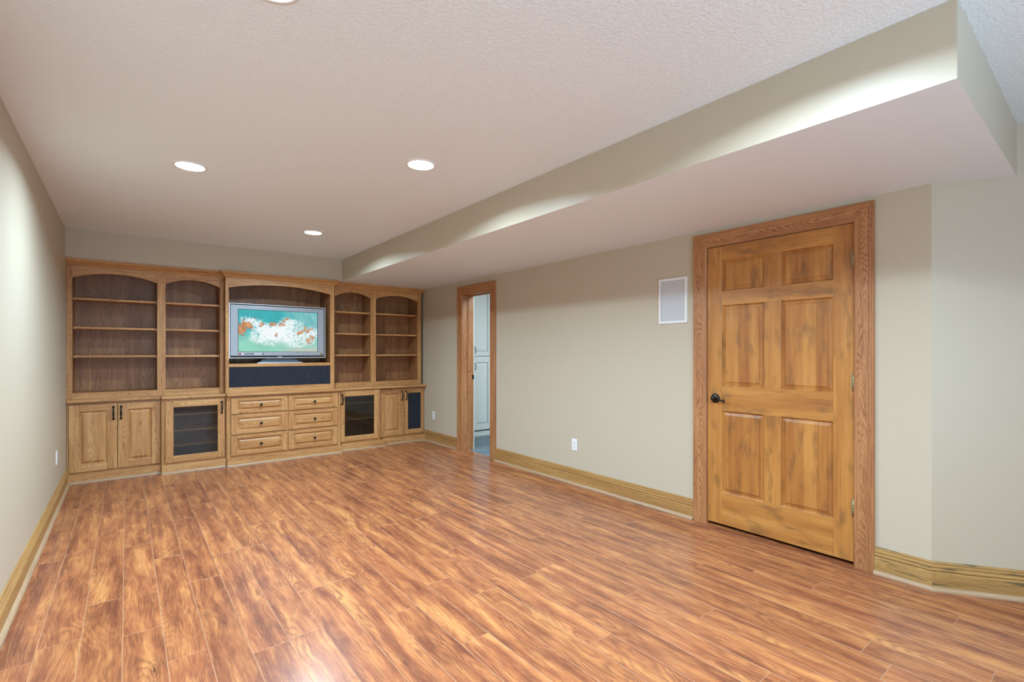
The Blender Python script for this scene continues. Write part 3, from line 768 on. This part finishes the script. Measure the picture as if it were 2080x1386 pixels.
# screen picture: aerial surf, computed colours stored on the mesh
def fbm(x, y, s, seed, oct=5):
    v = 0; a = .5; f = s
    for _ in range(oct):
        v += a * mnoise.noise(Vector((x * f, y * f, seed))); a *= .5; f *= 2
    return v
def picture():
    W_, H_ = 236, 132
    ax0, ax1, az0, az1 = sx[0] + .005, sx[1] - .005, sx[2] + .004, sx[3] - .004
    me = bpy.data.meshes.new('screen'); vs = []; cs = []
    rocks = [(.02, .50, .11, .14, .45), (.10, .38, .07, .11, -.7), (.27, .34, .028, .06, .1), (.42, .31, .05, .045, 0), (.52, .34, .045, .045, .1), (.56, .24, .075, .03, .75),
             (.60, .18, .04, .03, .6), (.46, .56, .016, .05, 0), (.79, .48, .075, .035, .65), (.865, .46, .035, .04, 0), (.93, .41, .025, .04, 0), (.765, .53, .03, .05, -.2), (.92, .65, .03, .09, .15), (.875, .74, .028, .08, 0), (.83, .36, .02, .04, 0), (.19, .18, .022, .022, 0), (.06, .25, .022, .02, 0)]
    foam = [(.10, .22, .14, .10, .8), (.24, .42, .13, .20, 1.0), (.26, .72, .17, .14, .9), (.40, .60, .18, .17, 1.1), (.52, .40, .20, .14, 1.2), (.60, .28, .12, .10, .9), (.55, .62, .18, .18, .9), (.66, .76, .22, .16, .85),
            (.80, .56, .18, .18, .95), (.88, .76, .12, .14, .6), (.95, .50, .14, .20, .7), (.74, .30, .14, .14, .55), (.42, .50, .16, .16, .9), (.12, .30, .12, .12, .8), (.55, .18, .10, .08, .5), (.36, .82, .12, .05, .6), (.72, .86, .13, .05, .8)]
    for j in range(H_ + 1):
        for i in range(W_ + 1):
            u = i / W_; v = j / H_            # v from the top
            vs.append((ax0 + (ax1 - ax0) * u, TY + .004, az1 - (az1 - az0) * v))
            wx = u + .045 * fbm(u * 1.8, v, 4, 3.1); wy = v + .07 * fbm(u * 1.8, v, 4, 9.7)
            n1 = fbm(u * 1.8, v, 3, 1.0); n2 = fbm(wx * 1.8, wy, 13, 5.0, 4)
            # sea: teal top, pale mint bottom
            top = np.array((.02, .42, .45)) * (1 + .5 * n1); bot = np.array((.27, .66, .50)) * (1 + .15 * n1)
            t = min(1, max(0, (wy - .45) / .35)); c = top * (1 - t) + bot * t
            hz = min(1, max(0, (u - .5) / .25)) * (.45 + .6 * fbm(wx * 1.8, wy, 9, 6.6, 4)); c = c * (1 - hz) + np.array((.36, .62, .62)) * hz
            gsand = min(1, max(0, (u - .45) / .3)) * min(1, max(0, (wy - .88) / .08)); c = c * (1 - gsand) + np.array((.52, .58, .48)) * gsand
            f = 0
            for (fx, fy, rx, ry, am) in foam:
                d2 = ((wx - fx) / rx) ** 2 + ((wy - fy) / ry) ** 2
                f += am * math.exp(-d2 * 1.5)
            ridge = 1 - abs(n2) * 5.5; ridge2 = 1 - abs(fbm(wx * 1.8, wy, 24, 8.0, 3)) * 5.0
            k = min(1, max(0, (f - .60) * .80 + (ridge * .5 + ridge2 * .42) * min(1, f * 1.6) + .02 + n1 * .7)) ** 1.15
            c = c * (1 - k) + np.array((.90, .96, .97)) * k
            for (qx, qy, rx, ry, an) in rocks:
                dx, dy = (wx - qx), (wy - qy); dx, dy = dx * math.cos(an) - dy * .55 * math.sin(an), dx * math.sin(an) / .55 + dy * math.cos(an)
                d = math.sqrt((dx / rx) ** 2 + (dy / ry) ** 2) + n2 * 1.5 + fbm(wx * 1.8, wy, 30, 2.2, 2) * .9
                if d < 1:
                    small = rx < .023 and qy < .3
                    oc = np.array((.16, .17, .17)) if small else np.array((.70, .25, .045)) * (1 + 1.0 * n2)
                    if d > .78: oc = np.array((.22, .14, .09))
                    kk = min(1, (1 - d) * 6) * (.9 if rx > .05 else .8); c = c * (1 - kk) + oc * kk
            cs.append((*np.clip(c, 0, 1), 1))
    fs = []
    for j in range(H_):
        for i in range(W_):
            a = j * (W_ + 1) + i; fs.append((a, a + W_ + 1, a + W_ + 2, a + 1))
    me.from_pydata([(x - ot[0], y - ot[1], z - ot[2]) for x, y, z in vs], [], fs)
    ca = me.color_attributes.new('picture', 'FLOAT_COLOR', 'POINT'); ca.data.foreach_set('color', [q for c in cs for q in c])
    m, nt, b = mat('lit_screen_picture'); at = nt.nodes.new('ShaderNodeVertexColor'); at.layer_name = 'picture'
    b.inputs['Base Color'].default_value = (.02, .02, .02, 1); b.inputs['Roughness'].default_value = .25
    Lk(nt, at.outputs[0], b.inputs['Emission Color']); b.inputs['Emission Strength'].default_value = SCREEN
    me.materials.append(m)
    o = bpy.data.objects.new('screen', me); col.objects.link(o); o.parent = tv
SCREEN = 0.72
picture()
# stickers on the bezel
RED = plain('red_sticker', (.35, .03, .04), .5); DKS = plain('charcoal_sticker', (.04, .05, .07), .5); PAL = plain('pale_sticker', (.75, .77, .78), .5); GLD = plain('gold_sticker', (.30, .24, .04), .4)
for nm, m, q in (('red_sticker', RED, (.998, 1.030)), ('silver_sticker', PAL, (1.032, 1.058)), ('charcoal_sticker', DKS, (1.060, 1.160)), ('white_sticker', PAL, (1.164, 1.240)), ('round_sticker', DKS, (1.251, 1.264))):
    s_ = MB(); s_.box(q[0], q[1], yb - .0012, yb + .001, 1.247, 1.262); s_.build(nm, m, tv, ot)
s_ = MB(); s_.box(1.905, 1.943, yb - .0012, yb + .001, 1.238, 1.262); s_.build('gold_sticker', GLD, tv, ot)
# tiny markings on the stickers and the lower bar
mk = MB()
for i in range(7): mk.box(1.068 + i * .0125, 1.075 + i * .0125, yb - .0018, yb - .001, 1.252, 1.257)
mk.build('sticker_markings', PAL, tv, ot)
mk = MB()
for i in range(8): mk.box(1.172 + i * .008, 1.177 + i * .008, yb - .0018, yb - .001, 1.252, 1.257)
for r_ in range(2):
    for i in range(3): mk.box(1.909 + i * .0115, 1.917 + i * .0115, yb - .0018, yb - .001, 1.241 + r_ * .010, 1.247 + r_ * .010)
mk.build('sticker_lettering', DKS, tv, ot)
mk = MB()
for i in range(4): mk.box(1.418 + i * .0125, 1.426 + i * .0125, TY + .001, TY + .0035, 1.217, 1.224)
mk.build('maker_lettering', SIL, tv, ot)
# stand
st = MB(); st.prism([(1.235, .050), (1.665, .050), (1.640, .085), (1.610, .085), (1.600, .10), (1.300, .10), (1.290, .085), (1.260, .085)], TY + .035, TY + .085, 'y', lambda a, p, q: (p, a, 1.1425 + q - .035))
st.build('stand_neck', SLT, tv, ot, bevel=.003)
st = MB(); st.box(1.215, 1.682, TY + .0, TY + .19, 1.150, 1.162); st.build('stand_base', SLT, tv, ot, bevel=.003)
st = MB(); st.box(1.195, 1.702, TY - .012, TY + .21, 1.1428, 1.150); st.build('stand_plate', SIL, tv, ot, bevel=.002)

# ------------------------------------------------------------------ recessed lamps
def downlight(x, y, label, grp='round recessed ceiling lamps'):
    r = root('recessed_lamp', (x, y, ZC), label, 'ceiling lamp', grp); org = tuple(r.location)
    t = MB(); lathe(t, [(.078, -.001), (.0785, .004), (.083, .0065), (.094, .005), (.098, .0)], (x, y, ZC), '-z', 40)
    t.build('trim_ring', WHITE, r, org)
    l_ = MB(); lathe(l_, [(.079, .0035), (.05, .0055), (0, .006)], (x, y, ZC), '-z', 40); l_.build('lens', LENS, r, org)
    a = area('lamp_light', (0, 0, -.009), (0, 0, 0), .15, .15, LAMP_POWER, LAMP_COLOR, 'DISK'); a.parent = r; a.data.spread = math.radians(158)
    return r
downlight(.315, 3.680, 'lit recessed ceiling lamp nearest the left wall, leftmost of the three whole discs')
downlight(1.450, 2.750, 'lit recessed ceiling lamp nearest the soffit, rightmost of the three whole discs')
downlight(1.440, 4.970, 'small lit recessed ceiling lamp closest to the bookcases')
downlight(.360, 1.690, 'lit recessed ceiling lamp cut off by the top edge of the picture')
downlight(1.500, .700, 'recessed ceiling lamp just above the top edge of the picture')
downlight(.360, -.60, 'added unseen fill lamp behind the photographer on the left')  # extra lamp added out of view for fill light
downlight(1.500, -1.40, 'added unseen fill lamp behind the photographer in the middle')  # second added lamp, likewise unseen, for fill

# ------------------------------------------------------------------ outlets
def outlet(x, y, z, face, label, blank=False):
    """duplex outlet on a wall; face = +1 faces +x, -1 faces -x"""
    r = root('outlet', (x, y, z), label, 'outlet', 'white wall outlets'); org = tuple(r.location)
    X_ = lambda a, b: (min(x + face * a, x + face * b), max(x + face * a, x + face * b))
    p = MB(); p.box(*X_(0, .006), y - .035, y + .035, z - .057, z + .057); p.build('cover_plate', WHITE, r, org, bevel=.0025)
    for s in (-1, 1):
        q = MB(); q.box(*X_(.005, .0078), y - .016, y + .016, z + s * .020 - .0135, z + s * .020 + .0135); so = q.build('socket', WHITE, r, org, bevel=.004)
        k = MB(); k.box(*X_(.0074, .0082), y - .0095, y - .0065, z + s * .020 - .002, z + s * .020 + .007); k.box(*X_(.0074, .0082), y + .0065, y + .0095, z + s * .020 - .002, z + s * .020 + .007)
        k.box(*X_(.0074, .0082), y - .003, y + .003, z + s * .020 - .010, z + s * .020 - .005); k.build('slots', VOID, so, org)
    k = MB(); lathe(k, [(0, .0085), (.003, .008), (.003, .005)], (x, y, z), '-x', 10) if face < 0 else k.box(x + .006, x + .0085, y - .003, y + .003, z - .003, z + .003)
    k.build('screw', SIL, r, org)
outlet(XR, 3.303, .379, -1, 'white outlet on the right wall between the two doorways')
outlet(XR, 6.058, .383, -1, 'white outlet on the right wall beside the cabinets')
outlet(XL, 5.485, .402, 1, 'white outlet on the left wall, seen nearly edge on')

# ------------------------------------------------------------------ wall grille
g = root('wall_grille', (XR, 2.224, 1.681), 'white framed rectangular grille with a grey mesh on the wall left of the six-panel door', 'wall grille'); og = tuple(g.location)
ga, gb, gc, gd = 2.096, 2.352, 1.503, 1.861
f_ = MB(); fw = .021
for q in ((ga, ga + fw, gc, gd), (gb - fw, gb, gc, gd), (ga + fw, gb - fw, gc, gc + fw), (ga + fw, gb - fw, gd - fw, gd)): f_.box(XR - .010, XR, q[0], q[1], q[2], q[3])
f_.build('grille_frame', WHITE, g, og, bevel=.0015)
def mesh_mat():
    m, nt, b = mat('fine_grey_mesh'); tc = nt.nodes.new('ShaderNodeTexCoord')
    v_ = nt.nodes.new('ShaderNodeTexVoronoi'); v_.inputs['Scale'].default_value = 330; v_.inputs['Randomness'].default_value = 0; Lk(nt, tc.outputs['Object'], v_.inputs['Vector'])
    c = ramp(nt, v_.outputs['Distance'], [(.25, (.22, .24, .26)), (.42, (.56, .58, .60))]); Lk(nt, c, b.inputs['Base Color']); b.inputs['Roughness'].default_value = .6
    bump(nt, b, v_.outputs['Distance'], .5, .001); return m
f_ = MB(); f_.box(XR - .005, XR - .001, ga + fw, gb - fw, gc + fw, gd - fw); f_.build('mesh_screen', mesh_mat(), g, og)
f_ = MB()
for q in ((ga + fw, ga + fw + .002, gc + fw, gd - fw), (gb - fw - .002, gb - fw, gc + fw, gd - fw), (ga + fw, gb - fw, gc + fw, gc + fw + .002), (ga + fw, gb - fw, gd - fw - .002, gd - fw)): f_.box(XR - .0065, XR - .004, *q)
f_.build('mesh_edge', plain('mid_grey_edge', (.30, .32, .34), .5), g, og)

# ------------------------------------------------------------------ pantry in the utility room
PY = 6.07
pn = root('pantry_cabinet', (4.40, 6.38, 0), 'tall white pantry cabinet with raised panels seen through the narrow doorway', 'cabinet'); op = tuple(pn.location)
m_ = MB(); m_.box(3.735, 5.08, PY + .022, 6.69, .085, 2.30); m_.build('body', WHITEC, pn, op)
m_ = MB(); m_.box(3.735, 5.08, PY + .075, 6.60, 0, .085); m_.build('toe_board', WHITEC, pn, op)
m_ = MB(); m_.box(3.735, 5.08, PY + .02, PY + .06, 0, .068); m_.build('kick_strip', WHITEC, pn, op)
for i, xa in enumerate((3.745, 4.078, 4.411, 4.744)):
    xb = xa + .321
    for (za, zb, lo) in ((1.217, 2.27, False), (.098, 1.182, True)):
        d = frame4(xa, xb, za, zb, PY, .021, .050, .062, .085 if lo else .064).build('door', WHITEC, pn, op, bevel=.003)
        p0, p1, q0, q1 = xa + .050, xb - .050, za + (.085 if lo else .064), zb - .062
        pm = MB(); nested(pm, front_axes(PY), [(*ins(p0, p1, q0, q1, 0, .0), 0), (*ins(p0, p1, q0, q1, .003, .002), 1), (*ins(p0, p1, q0, q1, .006, .009), 1), (*ins(p0, p1, q0, q1, .012, .009), 0), (*ins(p0, p1, q0, q1, .030, .003), 0)])
        pm.build('door_panel', [WHITEC, GROOVEC], d, op)
        hx = xa + .026
        zc = (za + .088) if not lo else zb - .125
        h_ = MB(); tube(h_, [(hx + .004 * math.sin(6.28 * t), PY - .004 - .024 * math.sin(PI * t), zc - .052 + .104 * t) for t in [k / 10 for k in range(11)]], [.0045] * 11, 8)
        h_.build('handle', BLACK, d, op)
